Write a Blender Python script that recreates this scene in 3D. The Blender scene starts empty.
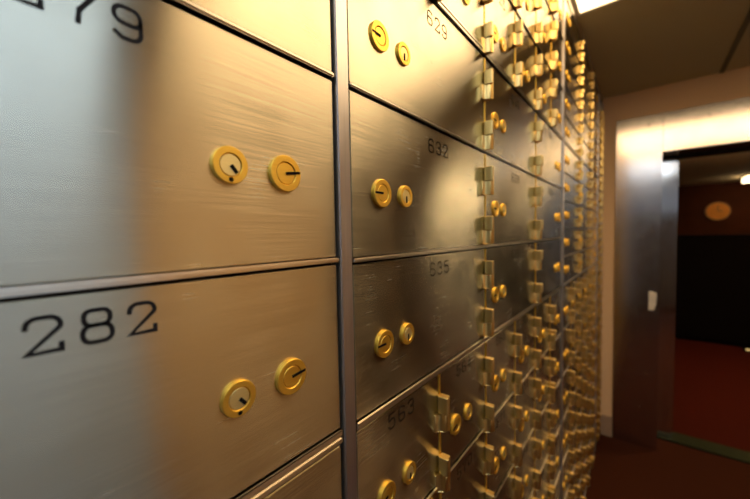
import bpy, bmesh, math, random
from mathutils import Vector, Matrix
random.seed(7)
C = bpy.context.scene.collection
FL = 1.534                      # camera height over the floor
# ------------------------------------------------------------------ materials
def mat(name):
    m = bpy.data.materials.new(name); m.use_nodes = True
    nt = m.node_tree; b = nt.nodes['Principled BSDF']
    return m, nt, b
def N(nt, t, **kw):
    n = nt.nodes.new(t)
    for k, v in kw.items(): setattr(n, k, v)
    return n
def brushed(name, col, rough, aniso=0.0, axis='Y', tang=(0, 1, 0), streak=.12, smudge=.08, bump=.02, fine=900, rot=0.0, along=14, cv=.10):
    m, nt, b = mat(name); L = nt.links.new
    geo = N(nt, 'ShaderNodeNewGeometry')
    mp = N(nt, 'ShaderNodeMapping'); mp.vector_type = 'POINT'
    s = {'X': (along, fine, fine), 'Y': (fine, along, fine), 'Z': (fine, fine, along)}[axis]
    mp.inputs['Scale'].default_value = s
    L(geo.outputs['Position'], mp.inputs['Vector'])
    n1 = N(nt, 'ShaderNodeTexNoise'); n1.inputs['Scale'].default_value = 1; n1.inputs['Detail'].default_value = 1
    L(mp.outputs[0], n1.inputs['Vector'])
    n2 = N(nt, 'ShaderNodeTexNoise'); n2.inputs['Scale'].default_value = 16; n2.inputs['Detail'].default_value = 5
    L(geo.outputs['Position'], n2.inputs['Vector'])
    r1 = N(nt, 'ShaderNodeMapRange'); r1.inputs['To Min'].default_value = rough - streak * .5; r1.inputs['To Max'].default_value = rough + streak * .5
    L(n1.outputs[0], r1.inputs['Value'])
    r2 = N(nt, 'ShaderNodeMapRange'); r2.inputs['From Min'].default_value = .35; r2.inputs['From Max'].default_value = .7
    r2.inputs['To Min'].default_value = -smudge * .5; r2.inputs['To Max'].default_value = smudge * .5
    L(n2.outputs[0], r2.inputs['Value'])
    ad = N(nt, 'ShaderNodeMath', operation='ADD'); L(r1.outputs[0], ad.inputs[0]); L(r2.outputs[0], ad.inputs[1])
    L(ad.outputs[0], b.inputs['Roughness'])
    mx = N(nt, 'ShaderNodeMix', data_type='RGBA'); L(n1.outputs[0], mx.inputs[0])
    mx.inputs[6].default_value = (*[c * (1 - cv) for c in col], 1); mx.inputs[7].default_value = (*[min(1, c * (1 + cv)) for c in col], 1)
    L(mx.outputs[2], b.inputs['Base Color'])
    b.inputs['Metallic'].default_value = 1
    if bump:
        bp = N(nt, 'ShaderNodeBump'); bp.inputs['Strength'].default_value = bump; bp.inputs['Distance'].default_value = .001
        L(n1.outputs[0], bp.inputs['Height']); L(bp.outputs[0], b.inputs['Normal'])
    if aniso:
        b.inputs['Anisotropic'].default_value = aniso
        b.inputs['Anisotropic Rotation'].default_value = rot
        cx = N(nt, 'ShaderNodeCombineXYZ')
        for i in range(3): cx.inputs[i].default_value = tang[i]
        L(cx.outputs[0], b.inputs['Tangent'])
    return m
def plain(name, col, rough=.6, metal=0, var=.12, scale=30, bump=0):
    m, nt, b = mat(name); L = nt.links.new
    geo = N(nt, 'ShaderNodeNewGeometry')
    n = N(nt, 'ShaderNodeTexNoise'); n.inputs['Scale'].default_value = scale; n.inputs['Detail'].default_value = 5
    L(geo.outputs['Position'], n.inputs['Vector'])
    mx = N(nt, 'ShaderNodeMix', data_type='RGBA'); L(n.outputs[0], mx.inputs[0])
    mx.inputs[6].default_value = (*[c * (1 - var) for c in col], 1); mx.inputs[7].default_value = (*[min(1, c * (1 + var)) for c in col], 1)
    L(mx.outputs[2], b.inputs['Base Color'])
    b.inputs['Roughness'].default_value = rough; b.inputs['Metallic'].default_value = metal
    if bump:
        bp = N(nt, 'ShaderNodeBump'); bp.inputs['Strength'].default_value = bump; bp.inputs['Distance'].default_value = .004
        L(n.outputs[0], bp.inputs['Height']); L(bp.outputs[0], b.inputs['Normal'])
    return m
def emit(name, col, s):
    m, nt, b = mat(name)
    b.inputs['Base Color'].default_value = (.8, .8, .8, 1)
    b.inputs['Emission Color'].default_value = (*col, 1); b.inputs['Emission Strength'].default_value = s
    return m
STEEL = (.60, .52, .40)
M = {}
M['door'] = brushed('brushed_door_steel', (.64, .585, .445), .245, aniso=1, tang=(0, 0, 1), streak=.09, smudge=.05, bump=.004, fine=650, along=9, cv=.15)
M['rail'] = brushed('rail_steel', (.80, .72, .60), .30, aniso=.8, tang=(0, 0, 1), streak=.05, smudge=.03, bump=0)
M['post'] = brushed('post_steel', (.62, .57, .54), .38, axis='Z', streak=.1, smudge=.05, bump=.05)
M['carcass'] = plain('dark_carcass', (.02, .017, .015), .7)
M['brass'] = brushed('yellow_brass', (1.0, .58, .08), .46, streak=.06, smudge=.06, bump=.0)
M['plug'] = brushed('pale_brass_plug', (.95, .72, .28), .5, streak=.08, smudge=.1, bump=.0)
M['hinge'] = brushed('hinge_bronze', (.84, .59, .21), .34, axis='Z', streak=.08, smudge=.06, bump=.0)
M['slot'] = plain('keyhole_black', (.006, .004, .003), .8)
M['ink'] = plain('black_number_paint', (.012, .011, .012), .5)
M['engrave'] = plain('engraved_number', (.012, .008, .004), .8)
M['engrave'].node_tree.nodes['Principled BSDF'].inputs['Specular IOR Level'].default_value = .05
M['frame_steel'] = brushed('polished_frame_steel', (.64, .595, .56), .15, aniso=.4, axis='X', tang=(0, 0, 1), streak=.03, smudge=.03, bump=.02, fine=500)
M['jamb_steel'] = brushed('jamb_steel', (.85, .80, .74), .12, aniso=.3, axis='Z', tang=(1, 0, 0), streak=.05, smudge=.03, bump=.02, fine=500)
M['wall'] = plain('tan_wall_paint', (.77, .50, .25), .7, var=.03, scale=60, bump=.05)
M['wall_grey'] = plain('cool_grey_paint', (.58, .66, .78), .6, var=.03, scale=40)
M['ceiling'] = plain('ceiling_paint', (.45, .38, .21), .85, var=.04, scale=120, bump=.05)
M['wall_dark'] = plain('dark_brown_wall', (.09, .06, .045), .7)
M['ceiling2'] = plain('pale_ceiling_paint', (.80, .66, .42), .85)
M['seam'] = plain('dark_ceiling_seam', (.13, .11, .06), .8)
M['carpet'] = plain('red_brown_carpet', (.046, .011, .003), .95, var=.45, scale=220, bump=.6)
M['carpet2'] = plain('dark_red_carpet', (.06, .007, .002), .95, var=.5, scale=60, bump=.6)
M['wood'] = plain('dark_red_wood', (.075, .017, .003), .7, var=.3, scale=4)
M['added_door'] = plain('added_dark_door_wood', (.06, .03, .012), .5, var=.3, scale=4)  # wood of the added doors, dark so the metal reflects less light
M['latch'] = plain('pale_latch_metal', (.75, .68, .55), .45)
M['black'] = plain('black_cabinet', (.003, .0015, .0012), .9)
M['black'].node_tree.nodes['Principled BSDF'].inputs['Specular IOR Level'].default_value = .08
M['lamp_frame'] = plain('lamp_frame_white', (.7, .66, .55), .5)
M['warm'] = emit('warm_diffuser', (1, .71, .39), 7.4)
M['cool'] = emit('cool_diffuser', (.60, .78, 1.0), 8.2)
M['added_far_lamp'] = emit('added_far_fill', (1, .74, .42), 30)  # emission of the added unseen lamp in the room beyond
M['cool_dim'] = emit('cool_dim_diffuser', (.78, .88, 1.0), 5)
M['far_lamp'] = emit('far_diffuser', (1, .74, .42), 7)
M['floor_glow'] = emit('floor_glow', (1, .7, .2), .9)
M['clock'] = plain('amber_clock_face', (.80, .30, .04), .5, var=.25, scale=8)
M['clock_rim'] = plain('clock_rim_wood', (.25, .09, .02), .4)
M['sill'] = brushed('dull_sill_metal', (.045, .05, .025), .7, axis='X', streak=.1, bump=0)
M['base'] = plain('brown_baseboard', (.34, .22, .13), .6, var=.05)
for _k, _v in (('carpet', .08), ('carpet2', .08), ('wood', .15), ('clock', .2), ('sill', .3), ('slot', .1), ('ink', .1), ('carcass', .15)):
    M[_k].node_tree.nodes['Principled BSDF'].inputs['Specular IOR Level'].default_value = _v
# ------------------------------------------------------------------ mesh helpers
def box(bm, x0, x1, y0, y1, z0, z1):
    v = [bm.verts.new((x, y, z)) for x in (x0, x1) for y in (y0, y1) for z in (z0, z1)]
    for f in ((0, 1, 3, 2), (4, 6, 7, 5), (0, 4, 5, 1), (2, 3, 7, 6), (0, 2, 6, 4), (1, 5, 7, 3)):
        bm.faces.new([v[i] for i in f])
def prism(bm, pts, z0, z1):         # pts: (x, y) outline, extruded along z
    a = [bm.verts.new((x, y, z0)) for x, y in pts]; b = [bm.verts.new((x, y, z1)) for x, y in pts]
    n = len(pts)
    bm.faces.new(a[::-1]); bm.faces.new(b)
    for i in range(n): bm.faces.new((a[i], a[(i + 1) % n], b[(i + 1) % n], b[i]))
def lathe_x(bm, prof, cy, cz, seg=40):   # prof: (r, x) revolved about the x axis, first and last r may be 0
    rings = []
    for r, x in prof:
        if r < 1e-7: rings.append([bm.verts.new((x, cy, cz))])
        else: rings.append([bm.verts.new((x, cy + r * math.cos(2 * math.pi * k / seg), cz + r * math.sin(2 * math.pi * k / seg))) for k in range(seg)])
    for a, b in zip(rings, rings[1:]):
        for k in range(seg):
            q = (k + 1) % seg
            if len(a) == 1 and len(b) == 1: continue
            if len(a) == 1: bm.faces.new((a[0], b[k], b[q]))
            elif len(b) == 1: bm.faces.new((a[k], b[0], a[q]))
            else: bm.faces.new((a[k], b[k], b[q], a[q]))
def bevel(bm, w, seg=2):
    bmesh.ops.bevel(bm, geom=bm.edges[:], offset=w, segments=seg, affect='EDGES', clamp_overlap=True)
def mesh(name, bm, m, smooth=False):
    bmesh.ops.recalc_face_normals(bm, faces=bm.faces[:])
    me = bpy.data.meshes.new(name); bm.to_mesh(me); bm.free(); me.materials.append(m)
    if smooth:
        for p in me.polygons: p.use_smooth = True
        me.set_sharp_from_angle(angle=math.radians(35))
    return me
def link(name, me, parent=None, loc=(0, 0, 0)):
    o = bpy.data.objects.new(name, me); C.objects.link(o); o.location = loc
    if parent: o.parent = parent
    return o
def obj(name, fill, m, parent=None, loc=(0, 0, 0), smooth=False, bev=0):
    bm = bmesh.new(); fill(bm)
    if bev: bevel(bm, bev)
    return link(name, mesh(name, bm, m, smooth), parent, loc)
def tag(o, label, cat, group=None):
    o['label'] = label; o['category'] = cat
    if group: o['group'] = group
    return o
def thing(name, label, cat, loc=(0, 0, 0), group=None):
    o = bpy.data.objects.new(name, None); C.objects.link(o); o.location = loc; o.empty_display_size = .05
    return tag(o, label, cat, group)
def struct(name, boxes, m, bev=0):
    o = obj(name, lambda bm: [box(bm, *b) for b in boxes], m, None, bev=bev); o['kind'] = 'structure'; return o
# ------------------------------------------------------------------ number strokes
def arc(cx, cy, rx, ry, a0, a1, n=10):
    return [(cx + rx * math.cos(math.radians(a0 + (a1 - a0) * i / n)), cy + ry * math.sin(math.radians(a0 + (a1 - a0) * i / n))) for i in range(n + 1)]
def rr(x0, x1, y0, y1, r, n=4):     # closed rounded rectangle
    p = arc(x1 - r, y1 - r, r, r, 0, 90, n) + arc(x0 + r, y1 - r, r, r, 90, 180, n) + arc(x0 + r, y0 + r, r, r, 180, 270, n) + arc(x1 - r, y0 + r, r, r, 270, 360, n)
    return p + [p[0]]
W = .74
G = {
 '0': [rr(0, W, 0, 1, .24)],
 '1': [[(.18, .82), (.37, 1), (.37, 0)], [(.12, 0), (.62, 0)]],
 '2': [[(0, .74)] + arc(.25, .76, .25, .24, 170, 90, 4) + arc(W - .25, .76, .25, .24, 90, -20, 7) + [(.0, .0), (W, .0), (W, .17)]],
 '3': [[(.02, .82)] + arc(.25, .77, .24, .23, 150, 90, 3) + arc(W - .26, .77, .22, .23, 90, -90, 8) + [(.3, .54)] + arc(W - .26, .27, .26, .27, 90, -90, 8) + arc(.25, .25, .25, .25, -90, -160, 4)],
 '4': [[(.55, 0), (.55, 1), (0, .3), (W, .3)]],
 '5': [[(W - .04, 1), (.06, 1), (.03, .56)] + arc(W - .3, .32, .3, .32, 90, -90, 8) + arc(.25, .25, .25, .25, -90, -165, 4)],
 '6': [[(W - .03, .86)] + arc(W - .28, .76, .24, .24, 40, 90, 3) + arc(.26, .74, .26, .26, 90, 180, 4) + [(0, .26)] + arc(.25, .26, .25, .26, 180, 270, 4) + arc(W - .25, .26, .25, .26, -90, 90, 8) + [(.25, .54)] + arc(.2, .38, .2, .16, 90, 180, 3)],
 '7': [[(0, .84), (0, 1), (W, 1), (W, .9), (.36, .35), (.32, 0)]],
 '8': [rr(.04, W - .04, .53, 1, .19), rr(0, W, 0, .53, .22)],
 '9': [[(.03, .14)] + arc(.28, .24, .24, .24, 220, 270, 3) + arc(W - .26, .26, .26, .26, -90, 0, 4) + [(W, .74)] + arc(W - .25, .74, .25, .26, 0, 90, 4) + arc(.25, .74, .25, .26, 90, 270, 8) + [(W - .25, .46)] + arc(W - .2, .62, .2, .16, -90, 0, 3)],
}
def ribbon(bm, pts, w, x0, x1):
    q = [Vector(p) for p in pts]; n = len(q); closed = (q[0] - q[-1]).length < 1e-6
    L, R = [], []
    for i in range(n):
        a = q[i - 1] if i > 0 else (q[-2] if closed else q[0]); b = q[i + 1] if i < n - 1 else (q[1] if closed else q[-1])
        d1 = (q[i] - a); d2 = (b - q[i])
        if d1.length < 1e-9: d1 = d2
        if d2.length < 1e-9: d2 = d1
        d1 = d1.normalized(); d2 = d2.normalized(); t = (d1 + d2)
        t = t.normalized() if t.length > .2 else d2
        nn = Vector((-t.y, t.x)); k = min(1.8, 1 / max(.45, nn.dot(Vector((-d1.y, d1.x)))))
        e = Vector((0, 0))
        if not closed and i == 0: e = -d2 * w * .5
        if not closed and i == n - 1: e = d1 * w * .5
        L.append(q[i] + e + nn * w * .5 * k); R.append(q[i] + e - nn * w * .5 * k)
    vs = [[bm.verts.new((x, p.x, p.y)) for p in s] for x in (x0, x1) for s in (L, R)]
    for i in range(n - 1):
        bm.faces.new((vs[2][i], vs[2][i + 1], vs[3][i + 1], vs[3][i]))
        bm.faces.new((vs[0][i], vs[2][i], vs[2][i + 1], vs[0][i + 1]))
        bm.faces.new((vs[1][i], vs[1][i + 1], vs[3][i + 1], vs[3][i]))
def number_mesh(txt, h, pitch, w, m):
    bm = bmesh.new(); cw = h * W; tot = pitch * (len(txt) - 1) + cw
    for i, ch in enumerate(txt):
        y0 = -tot / 2 + i * pitch
        for s in G[ch]: ribbon(bm, [(y0 + a * h * .98, b * h) for a, b in s], w, -.0002, .00025)
    return mesh('number', bm, m)
# ------------------------------------------------------------------ deposit boxes
def hinge_fill(bm, h, s):           # s = +1: gap on the left of the barrel; origin at the gap, bottom of hinge
    def sh(pts): return [(x, y * s) for x, y in pts]
    hu = h * .50
    # upper knuckle: block standing out of the gap
    prism(bm, sh([(0, -.0012), (.0025, -.0040), (.0045, -.0050), (.0165, -.0050), (.0182, -.0040), (.0190, -.0015), (.0186, .0010), (.0165, .0022), (.0130, .0022), (.0, .0030)]), h - hu + .0006, h)
    # lower knuckle: leaf sweeping out of the door to the barrel
    prism(bm, sh([(0, -.013), (.0020, -.0125), (.0032, -.008), (.006, -.0045), (.010, -.0032), (.0140, -.0028), (.0150, .0005), (.0150, .0022), (.0, .0022)]), 0, h - hu - .0006)
def hinge_barrel(bm, h, s):
    prism(bm, [(.0015, s * .0030), (.0158, s * .0030), (.0166, s * .0045), (.0166, s * .0078), (.0154, s * .0090), (.0015, s * .0090)], .0005, h - .0005)
def box_kind(w, h, hinge_side, hinges, hh, locks, zl, lod, lo_, hi_):
    """returns list of (name, mesh, location, [children]) for a deposit box; origin = lower left of its cell on the door face"""
    parts = []; g = .0022 if lod != 2 else .0012
    lo, hi = (g, w - g)
    bm = bmesh.new(); box(bm, -.011, 0, lo, hi, lo_, h - hi_); bevel(bm, .0009, 2)
    parts.append(('door', mesh('door', bm, M['door'], True), (0, 0, 0), []))
    hy = w if hinge_side > 0 else 0
    if hinges:
        hm = bmesh.new(); hinge_fill(hm, hh, hinge_side); bevel(hm, .0006, 1); hm = mesh('hinge', hm, M['hinge'], True)
        bb = bmesh.new(); hinge_barrel(bb, hh, hinge_side); bb = mesh('barrel', bb, M['hinge'], True)
        off = -.0108 if hinge_side > 0 else .0108
        for z in hinges: parts.append(('hinge', hm, (0, hy + off * .6, z), [('pin', bb, (0, 0, 0))] if lod else []))
        st = bmesh.new(); box(st, -.008, .0012, min(0, -hinge_side * .0035), max(0, -hinge_side * .0035), lo_, h - hi_)
        parts.append(('hinge_strip', mesh('hinge_strip', st, M['brass']), (0, hy - hinge_side * .0002, 0), []))
    for (y, r, ang, dot, pl) in locks:
        seg = 44 if lod else 16
        cm = bmesh.new()
        lathe_x(cm, [(0, .0005), (r * .62, .0005), (r * .62, .0022), (r * .66, .0030), (r * .965, .0030), (r, .0025), (r, -.001)], 0, 0, seg)
        cm = mesh('lock', cm, M['brass'], True)
        pm = bmesh.new(); lathe_x(pm, [(0, .0024), (r * .56, .0024), (r * .59, .0020), (r * .59, .0008)], 0, 0, seg)
        pm = mesh('plug', pm, M['plug' if pl else 'brass'], True)
        sm = bmesh.new()
        ca, sa = math.cos(math.radians(ang)), math.sin(math.radians(ang)); wd = r * (.075 if not dot else .10)
        r0, r1 = (0 if not dot else .02 * r), (r * .93 if not dot else r * .52)
        if pl == 2: r1 = r * .6
        q = [(r0 * ca - wd * sa, r0 * sa + wd * ca), (r0 * ca + wd * sa, r0 * sa - wd * ca), (r1 * ca + wd * sa, r1 * sa - wd * ca), (r1 * ca - wd * sa, r1 * sa + wd * ca)]
        a = [sm.verts.new((.0020, *p)) for p in q]; b = [sm.verts.new((.0032, *p)) for p in q]
        sm.faces.new(b)
        for i in range(4): sm.faces.new((a[i], a[(i + 1) % 4], b[(i + 1) % 4], b[i]))
        if dot: lathe_x(sm, [(0, .0033), (r * .13, .0033), (r * .13, .002)], -r * .02, -r * .78, 12)
        sm = mesh('keyhole', sm, M['slot'])
        parts.append(('lock', cm, (0, y, zl), [('plug', pm, (0, 0, 0)), ('keyhole', sm, (0, 0, 0))] if lod else [('plug', pm, (0, 0, 0))]))
    return parts
protos = {}
def place_box(kind, y, z, label, group, num=None, ink='engrave', sw=.0019, lo_=.0006, hi_=.006):
    key = (kind[0], lo_, hi_)
    r = thing('safe_deposit_box', label, 'safe deposit box', (0, y, z + FL), group)
    if key not in protos:
        protos[key] = []
        for n, me, loc, ch in box_kind(*kind[1:], lo_, hi_):
            o = link(n, me, r, loc); protos[key].append((o, [link(cn, cm, o, cl) for cn, cm, cl in ch]))
    else:
        for o, ch in protos[key]:
            c = o.copy(); C.objects.link(c); c.parent = r
            for q in ch:
                e = q.copy(); C.objects.link(e); e.parent = c
    if num:
        h = .0188
        link('number', number_mesh(str(num), h, .0227, sw, M[ink]), r, (0, kind[1] / 2 + ((.004 if kind[3] > 0 else .0002) if kind[1] > .3 else -.007), kind[2] - (.0195 if kind[3] > 0 or kind[1] < .3 else .0180) - h))
    return r
ORD = ['', 'first', 'second', 'third', 'fourth', 'fifth', 'sixth', 'seventh', 'eighth', 'ninth', 'tenth', 'eleventh', 'twelfth',
       'thirteenth', 'fourteenth', 'fifteenth', 'sixteenth', 'seventeenth', 'eighteenth', 'nineteenth', 'twentieth', 'twenty-first', 'twenty-second', 'twenty-third', 'twenty-fourth']
H = .1854; z0 = -.0258; HS = H * .6; BW = .19823; WW = BW * 2
LR = .017; RR = .0143
HB = [.003, .101]; hh = .055         # hinges from the bottom of a full row
HBn = [H - .086, H - .183]
hsm = [.008, .062]
RlocksW = [(.056, LR, 180, 0, 0), (.107, RR, -90, 0, 2)]
RlocksN = [(.055, LR, 190, 0, 0), (.107, RR, -90, 0, 2)]
Llocks = [(WW - .107 - .0068, .0143, -50, 1, 1), (WW - .0630, .0160, 8, 0, 0)]
LlocksW = [(WW - .107, RR, -90, 0, 2), (WW - .057, LR, 0, 0, 0)]
LlocksN = [(BW - .104, RR, -90, 0, 2), (BW - .054, LR, 0, 0, 0)]
K = {
 'near': ('near', WW, .1832, -1, [.102, .004], hh, Llocks, .0785, 2),
 'wR': ('wR', WW, H, 1, HBn, hh, RlocksW, .0755, 1),
 'wL': ('wL', WW, H, -1, HBn, hh, LlocksW, .0755, 1),
 'nR': ('nR', BW, H, 1, HBn, hh, RlocksN, .068, 1),
 'nL': ('nL', BW, H, -1, HBn, hh, LlocksN, .068, 1),
 'lR': ('lR', BW, H, 1, [a - .012 for a in HBn], hh, RlocksN, .066, 1),
 'lL': ('lL', BW, H, -1, [max(.001, a - .012) for a in HBn], hh, LlocksN, .066, 1),
 'sR': ('sR', WW, HS, 1, hsm, .036, RlocksW, .052, 0),
 'sL': ('sL', WW, HS, -1, hsm, .036, LlocksW, .052, 0),
 'fR': ('fR', .092, HS, 1, hsm, .036, [(.045, .013, 0, 0, 0)], .052, 0),
}
def cabinet(label, ya, yb, post, rails, top, bottom):
    """carcass, rails (z low, z high) and the post on its far side"""
    t = thing('deposit_box_cabinet', label, 'cabinet', (0, ya, 0), 'steel deposit box cabinets along the wall')
    obj('carcass', lambda bm: box(bm, -.5, -.0125, 0, yb - ya, .002, .949 + FL - .002), M['carcass'], t)
    for a, b, y0_, y1_ in rails:
        obj('rail', lambda bm: box(bm, -.0120, .0032, y0_ - ya, y1_ - ya, a + FL, b + FL), M['rail'], t, smooth=True, bev=.0014)
    for p0, p1, m in post:
        obj('post', lambda bm: box(bm, -.0120, .0040, p0 - ya, p1 - ya, .003, top + FL), M[m], t, smooth=True, bev=.0012)
    obj('top_fascia', lambda bm: box(bm, -.0120, .002, 0, yb - ya, top + .003 + FL, .948 + FL), M['rail'], t, bev=.001)
    obj('plinth', lambda bm: box(bm, -.0120, -.004, 0, yb - ya, .002, bottom - .004 + FL), M['carcass'], t)
    return t
Y2 = .2675; E2 = Y2 + 6 * BW; P2 = E2 + .030; Y3 = P2; E3 = Y3 + 6 * BW; P3 = E3 + .030; Y4 = P3; E4 = Y4 + .184
TOP = z0 + 5 * H; BOT = z0 - 8 * H
def thin(z, ya, yb, up=.002, dn=.003): return (z - dn, z + up, ya + .001, yb - .001)
# cabinet one, the nearest, wide doors hinged on their left
ZL = -.0232; HL = .1832
yn1 = .2458; yn0 = yn1 - WW
rails = []
for k in range(-8, 6):
    z = ZL + k * HL
    if k == -1: rails += [(z - .0075, z, yn0 - WW, yn1 - .0003), (z - .0150, z - .0082, yn0 - WW, yn1 - .0003)]
    elif k >= 1: rails.append((z, z + .0045, yn0 - WW, yn1 - .0003))
    else: rails.append((z - .0050, z, yn0 - WW, yn1 + (.0012 if k == 0 else -.0003)))
cabinet('nearest brushed steel deposit box cabinet, left of the near grey post', yn0 - WW, .2470, [], rails, ZL + 5 * HL, ZL - 8 * HL)
for r in range(13):
    z = ZL + (4 - r) * HL
    for c in (1, 2):
        num = 282 + (r - 5) * 3 - (2 - c)
        lab = {279: 'large near deposit box numbered 279, above box 282', 282: 'large near deposit box numbered 282 with black digits and two brass locks',
               276: 'near deposit box at the top edge, directly above box 279', 285: 'near deposit box at the bottom edge, directly below box 282'}.get(num)
        grp = 'wide deposit boxes left of the near post'
        if not lab: lab = 'wide deposit box, %s row from ceiling, %s column left of the near post' % (ORD[r + 1], ('further', 'nearer')[c - 1])
        place_box(K['near'], yn0 - WW * (2 - c), z, lab, grp, num, 'ink', .0025, .0051 if r <= 3 else .0006, {6: .0185, 5: .0080}.get(r, .003 if r <= 4 else .008))
# cabinet two
def rails_for(ya, yb, split):
    out = []
    for k in range(-8, 6):
        z = z0 + k * H
        if k == 2: out += [(z, z + .0060, ya + .001, yb - .001), (z + .0068, z + .012, ya + .001, yb - .001)]
        elif k == -1: out += [(z - .0095, z, ya + .001, yb - .001)]
        elif split and -1 < k: continue
        elif k >= 0: out.append((z - .0050, z, ya + .001, yb - .001) if k == 0 else (z, z + .0045, ya + .001, yb - .001))
        else: out.append((z - .0040, z, ya + .001, yb - .001))
    if split:
        for k in list(range(1, 5)) + list(range(6, 10)): out.append((z0 - H + k * HS - .0035, z0 - H + k * HS, ya + .001, yb - .001))
        out.append(thin(TOP, ya, yb))
    return out
cabinet('deposit box cabinet between the near post and the middle post',   .2472, P2 - .001, [(.2472, .2652, 'post'), (E2 + .001, P2 - .002, 'post')], rails_for(Y2, E2, False), TOP, BOT)
for r in range(3):
    for c in range(3):
        num = 629 + 3 * r + c
        place_box(K['wL' if c == 2 else 'wR'], Y2 + c * WW, z0 + (1 - r) * H,
                  'wide brushed steel deposit box numbered %d, %s' % (num, ('right beside the near grey post', 'in the middle column', 'left of the middle post')[c]), 'wide deposit boxes of the middle cabinet', num, lo_=(.0051, .0006, .0006)[r], hi_=(.003, .003, .008)[r])
for r in range(10):
    up = r < 3; k = 4 - r if up else 1 - r
    for c in range(6):
        num = (611 + 6 * r if up else 563 + 6 * (r - 3)) + c
        where = 'above' if up else 'below'; rr_ = 3 - r if up else r - 2
        lab = 'narrow deposit box, %s row %s the wide boxes, %s from the near post' % (ORD[rr_], where, ORD[c + 1])
        if num == 563: lab = 'narrow deposit box numbered 563 below wide box 635, beside the near post'
        place_box(K[('n' if up else 'l') + ('L' if c == 5 else 'R')], Y2 + c * BW, z0 + k * H, lab, 'narrow deposit boxes of the middle cabinet', num, lo_=(.0126 if r == 2 else .0051) if up else .0006, hi_=.003 if up else (.0125 if r == 3 else .0065))
# cabinet three
cabinet('deposit box cabinet with shallow boxes beyond the middle post', P2, P3 - .001, [(E3 + .001, P3 - .002, 'post')], rails_for(Y3, E3, True), TOP, BOT)
for r in range(10):
    for c in range(3):
        place_box(K['sL' if c == 2 else 'sR'], Y3 + c * WW, TOP - (r + 1) * HS,
                  'shallow wide deposit box beyond the middle post, %s row from ceiling, %s column' % (ORD[r + 1], ('near', 'middle', 'far')[c]), 'shallow deposit boxes beyond the middle post', lo_=.0126 if r == 4 else .0006, hi_=.005)
for r in range(7):
    for c in range(6):
        place_box(K['lL' if c == 5 else 'lR'], Y3 + c * BW, z0 - (2 + r) * H,
                  'narrow low deposit box beyond the middle post, %s row from floor, %s from that post' % (ORD[7 - r], ORD[c + 1]), 'narrow deposit boxes beyond the middle post', hi_=.0125 if r == 0 else .0065)
# cabinet four, in the far corner
n4 = 21
cabinet('slim deposit box cabinet in the far corner by the end wall', P3, 2.945, [(E4 + .001, 2.944, 'post')], [thin(BOT + k * HS, Y4, E4, .0012, .0012) for k in range(n4 + 1)], TOP, BOT)
for r in range(n4):
    for c in range(2):
        place_box(K['fR'], Y4 + c * .092, BOT + (n4 - 1 - r) * HS,
                  'small deposit box by the far corner, %s row from ceiling, %s column' % (ORD[r + 1], ('left', 'right')[c]), 'small deposit boxes by the far corner', lo_=.002, hi_=.003)
# ------------------------------------------------------------------ the room
YF = 2.9635; ZC = .9494 + FL; XR = 1.95; YB = -2.4
def S(name, x0, x1, y0, y1, za, zb, m): return struct(name, [(x0, x1, y0, y1, za, zb)], M[m])
S('floor', -.6, XR, YB, 3.13, -.1, 0, 'carpet')
LY = [(.003, 1.20, .50, 1.76), (.03, .61, -1.55, -.05), (1.30, 1.90, -1.2, .45)]
def ceiling_with_holes():
    xs = [-.6, .003, .03, .61, 1.2, 1.3, 1.90, XR]; ys = sorted({YB, .50, 1.76, -1.55, -.05, -1.2, .45, 3.27})
    bs = []
    for i in range(7):
        for j in range(len(ys) - 1):
            cx, cy = (xs[i] + xs[i + 1]) / 2, (ys[j] + ys[j + 1]) / 2
            if any(a < cx < b and c < cy < d for a, b, c, d in LY): continue
            bs.append((xs[i], xs[i + 1], ys[j], ys[j + 1], ZC, ZC + .1))
    return bs
struct('ceiling', ceiling_with_holes(), M['ceiling'])
S('trim_1', .590, .612, 1.77, YF - .001, ZC - .006, ZC, 'seam')
S('wall_left', -.62, -.52, YB, 3.27, 0, ZC, 'wall')
struct('wall_right', [(XR, XR + .1, .62, 3.27, 0, ZC)], M['wall'])
struct('wall_rear_right', [(XR, XR + .1, YB, .619, 0, ZC)], M['wall_grey'])
S('wall_back', -.6, XR + .1, YB - .1, YB, 0, ZC, 'wall_grey')
struct('added_dark_door_2', [(.02, .80, YB + .001, YB + .03, .005, 1.86), (.805, 1.60, YB + .001, YB + .03, .005, 1.86)], M['added_door'], bev=.004)  # added unseen doors, darken low reflections in the steel panel and hinges
XO0, XO1, ZT = .335, 1.72, .511 + FL
struct('wall_far', [(-.52, .082, YF, 3.27, 0, ZC), (.082, XR, YF, 3.27, .768 + FL, ZC), (1.90, XR, YF, 3.27, 0, .768 + FL)], M['wall'])
S('baseboard_far', .002, .080, YF - .012, YF - .001, 0, .15, 'base')
struct('added_dark_door_1', [(XR - .03, XR - .001, 2.10, 2.90, .005, 2.03)], M['added_door'], bev=.004)  # added unseen door, gives the boxes along the aisle something dark to reflect
k_ = obj('added_door_handle', lambda bm: (box(bm, -.06, -.03, .06, .08, .99, 1.01), box(bm, -.075, -.06, .06, .18, .99, 1.01)), M['jamb_steel'], bpy.data.objects['added_dark_door_1'], (XR, 2.10, 0))
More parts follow.
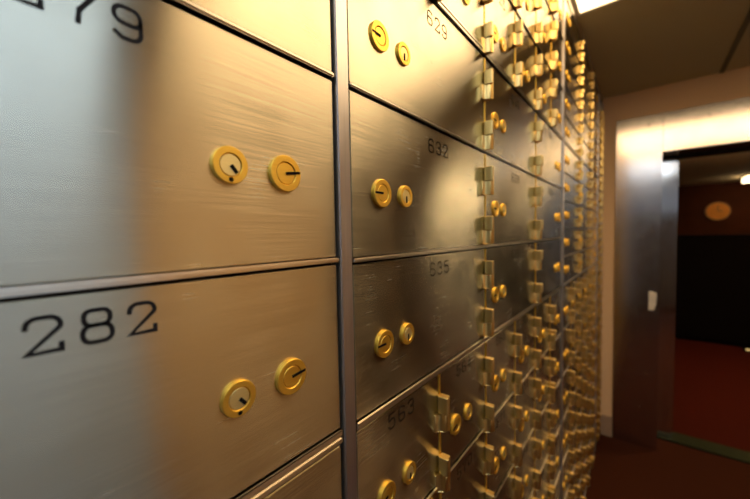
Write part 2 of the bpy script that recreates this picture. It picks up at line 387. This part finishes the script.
# vault doorway
t = thing('vault_doorway', 'polished steel doorway frame standing in the end wall, dark opening inside', 'doorway', (.335, YF, 0))
def P(name, x0, x1, y0, y1, za, zb, m, bev=.002, parent=t): 
    return obj(name, lambda bm: box(bm, x0 - .335, x1 - .335, y0 - YF, y1 - YF, za, zb), M[m], parent, bev=bev, smooth=True)
panel = P('side_panel', .083, .334, YF - .02, YF + .20, .002, .766 + FL, 'frame_steel')
P('header', .3355, 1.899, YF - .02, YF + .20, ZT, .766 + FL, 'frame_steel')
P('side_panel', 1.721, 1.899, YF - .02, YF + .20, .002, ZT - .001, 'frame_steel')
obj('jamb', lambda bm: box(bm, -.10, .0945, .222, .335, .004, .499 + FL), M['jamb_steel'], t, bev=.014, smooth=True)
obj('jamb', lambda bm: box(bm, .1+1.195, 1.49, .222, .335, .004, .499 + FL), M['jamb_steel'], t, bev=.014, smooth=True)
obj('jamb_head', lambda bm: box(bm, -.10, 1.49, .222, .335, .5 + FL, .60 + FL), M['carcass'], t)
obj('sill', lambda bm: box(bm, .0, 1.385, .17, .32, .001, .014), M['sill'], t, bev=.002)
for (x, z) in ((.26, .70), (.29, -.02), (.235, -.05), (.25, -.70), (.27, -1.0), (.24, -1.25), (.55, .70), (.80, .62), (1.1, .70)):
    obj('screw', lambda bm: lathe_x(bm, [(0, .003), (.006, .003), (.008, 0)], 0, 0, 10), M['jamb_steel'], t, (x - .335, -.0205, z + FL))
    s_ = bpy.context.scene.collection.objects[-1]; s_.rotation_euler = (0, 0, -math.pi / 2)
lt = obj('latch', lambda bm: (box(bm, -.022, .006, -.008, 0, -.065, .065), box(bm, -.010, .020, -.022, -.006, .012, .058), box(bm, -.016, .012, -.018, -.006, -.058, -.022), box(bm, .004, .018, -.022, -.006, -.03, .03)), M['latch'], t, (.298 - .335, -.0205, -.49 + FL), bev=.002)
# ------------------------------------------------------------------ lamps
def troffer(label, x0, x1, y0, y1, z, m):
    r = thing('ceiling_light', label, 'ceiling light', ((x0 + x1) / 2, (y0 + y1) / 2, z))
    a, b = (x1 - x0) / 2, (y1 - y0) / 2; f = .012
    obj('frame', lambda bm: (box(bm, -a, -a + f, -b, b, 0, .06), box(bm, a - f, a, -b, b, 0, .06), box(bm, -a + f, a - f, -b, -b + f, 0, .06), box(bm, -a + f, a - f, b - f, b, 0, .06)), M['lamp_frame'], r)
    obj('diffuser', lambda bm: box(bm, -a + f, a - f, -b + f, b - f, .006, .012), M[m], r)
troffer('warm white ceiling light over the deposit boxes, at the top edge', .004, 1.198, .502, 1.758, ZC - .002, 'warm')
troffer('dimmer cool ceiling light behind the viewer by the boxes', .032, .608, -1.548, -.052, ZC - .002, 'cool_dim')
troffer('cool white ceiling light behind the viewer by the opposite wall', 1.302, 1.898, -1.198, .448, ZC - .002, 'cool')
# ------------------------------------------------------------------ the room beyond
YO = 9.4; ZC2 = .88 + FL
S('floor_beyond', -2.2, 5, 3.29, YO + .1, -.1, 0, 'carpet2')
S('floor_threshold', -.6, XR, 3.13, 3.29, -.1, 0, 'carpet')
struct('ceiling_beyond', [(-2.2, 5, 3.27, YO + .1, ZC2, ZC2 + .15)], M['ceiling2'])
S('wall_beyond', -2.2, 5, YO, YO + .1, 0, ZC2, 'wood')
S('wall_beyond_left', -2.3, -2.2, 3.27, YO, 0, ZC2, 'wood')
S('wall_beyond_right', 5, 5.1, 3.27, YO, 0, ZC2, 'wood')
struct('wall_beyond_near', [(-2.2, -.62, 3.2, 3.27, 0, ZC), (XR + .1, 5, 3.2, 3.27, 0, ZC)], M['wall'])
p = thing('partition', 'tall black cabinet partition standing across the room beyond the doorway', 'partition', (1.5, 6.3, 0))
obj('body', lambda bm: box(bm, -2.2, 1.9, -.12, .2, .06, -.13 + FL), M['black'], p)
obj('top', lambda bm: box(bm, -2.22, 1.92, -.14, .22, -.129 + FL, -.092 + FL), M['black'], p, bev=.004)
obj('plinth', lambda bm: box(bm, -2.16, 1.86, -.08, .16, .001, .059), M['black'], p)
c = thing('wall_clock', 'round amber wall clock on the dark red wall beyond the doorway', 'clock', (1.36, YO - .002, .33 + FL))
def disc(bm, r, d0, d1, seg=48):
    prism(bm, [(r * math.cos(2 * math.pi * i / seg), r * math.sin(2 * math.pi * i / seg)) for i in range(seg)], d0, d1)
def face(o): o.rotation_euler = (math.pi / 2, 0, 0); return o
face(obj('case', lambda bm: disc(bm, .185, .0, .03), M['clock_rim'], c))
face(obj('dial', lambda bm: disc(bm, .165, .0305, .034), M['clock'], c))
face(obj('hand', lambda bm: box(bm, -.006, .006, -.01, .11, .0345, .037), M['clock_rim'], c))
face(obj('hand', lambda bm: box(bm, -.01, .08, -.006, .006, .0375, .040), M['clock_rim'], c))
r = thing('ceiling_light', 'small ceiling light glowing in the room beyond the doorway', 'ceiling light', (1.87, 8.5, ZC2 - .101))
obj('mount', lambda bm: box(bm, -.32, .32, -.25, .25, .08, .10), M['lamp_frame'], r)
obj('diffuser', lambda bm: box(bm, -.30, .30, -.23, .23, 0, .0795), M['far_lamp'], r, bev=.01)
r = thing('ceiling_light', 'added unseen light brightening the ceiling beyond the doorway, right of it', 'ceiling light', (1.75, 4.3, ZC2 - .281))  # added hanging lamp out of view, brightens the ceiling beyond
obj('mount', lambda bm: box(bm, -.03, .03, -.03, .03, .13, .28), M['lamp_frame'], r)
obj('diffuser', lambda bm: box(bm, -.30, .30, -.23, .23, 0, .1295), M['added_far_lamp'], r, bev=.01)
n = thing('floor_lamp', 'tiny yellow glowing light low on the floor beyond the doorway', 'lamp', (1.27, 6.05, 0))
obj('housing', lambda bm: box(bm, -.05, .05, -.03, .03, .001, .05), M['black'], n, bev=.004)
obj('lens', lambda bm: box(bm, -.030, .030, -.036, -.0305, .018, .038), M['floor_glow'], n)
# ------------------------------------------------------------------ camera
f, yaw, pi_, ro = 333.385, .680706, -.04545, -.018861
F = Vector((-math.sin(yaw) * math.cos(pi_), math.cos(yaw) * math.cos(pi_), math.sin(pi_)))
R = Vector((math.cos(yaw), math.sin(yaw), 0)); U = R.cross(F)
R2 = math.cos(ro) * R + math.sin(ro) * U; U2 = -math.sin(ro) * R + math.cos(ro) * U
cam = bpy.data.cameras.new('camera'); co = bpy.data.objects.new('camera', cam); C.objects.link(co)
mw = Matrix((R2, U2, -F)).transposed().to_4x4(); mw.translation = Vector((.25, 0, FL)); co.matrix_world = mw
cam.sensor_width = 36; cam.lens = f * 36 / 750; cam.clip_start = .01
cam.dof.use_dof = True; cam.dof.focus_distance = .37; cam.dof.aperture_fstop = 3.8
bpy.context.scene.camera = co
w = bpy.data.worlds.new('world'); bpy.context.scene.world = w; w.use_nodes = True
w.node_tree.nodes['Background'].inputs[0].default_value = (.02, .015, .01, 1)
w.node_tree.nodes['Background'].inputs[1].default_value = .2
vs = bpy.context.scene.view_settings
vs.view_transform = 'Standard'; vs.look = 'None'; vs.gamma = 1; vs.exposure = -.6; vs.use_curve_mapping = False
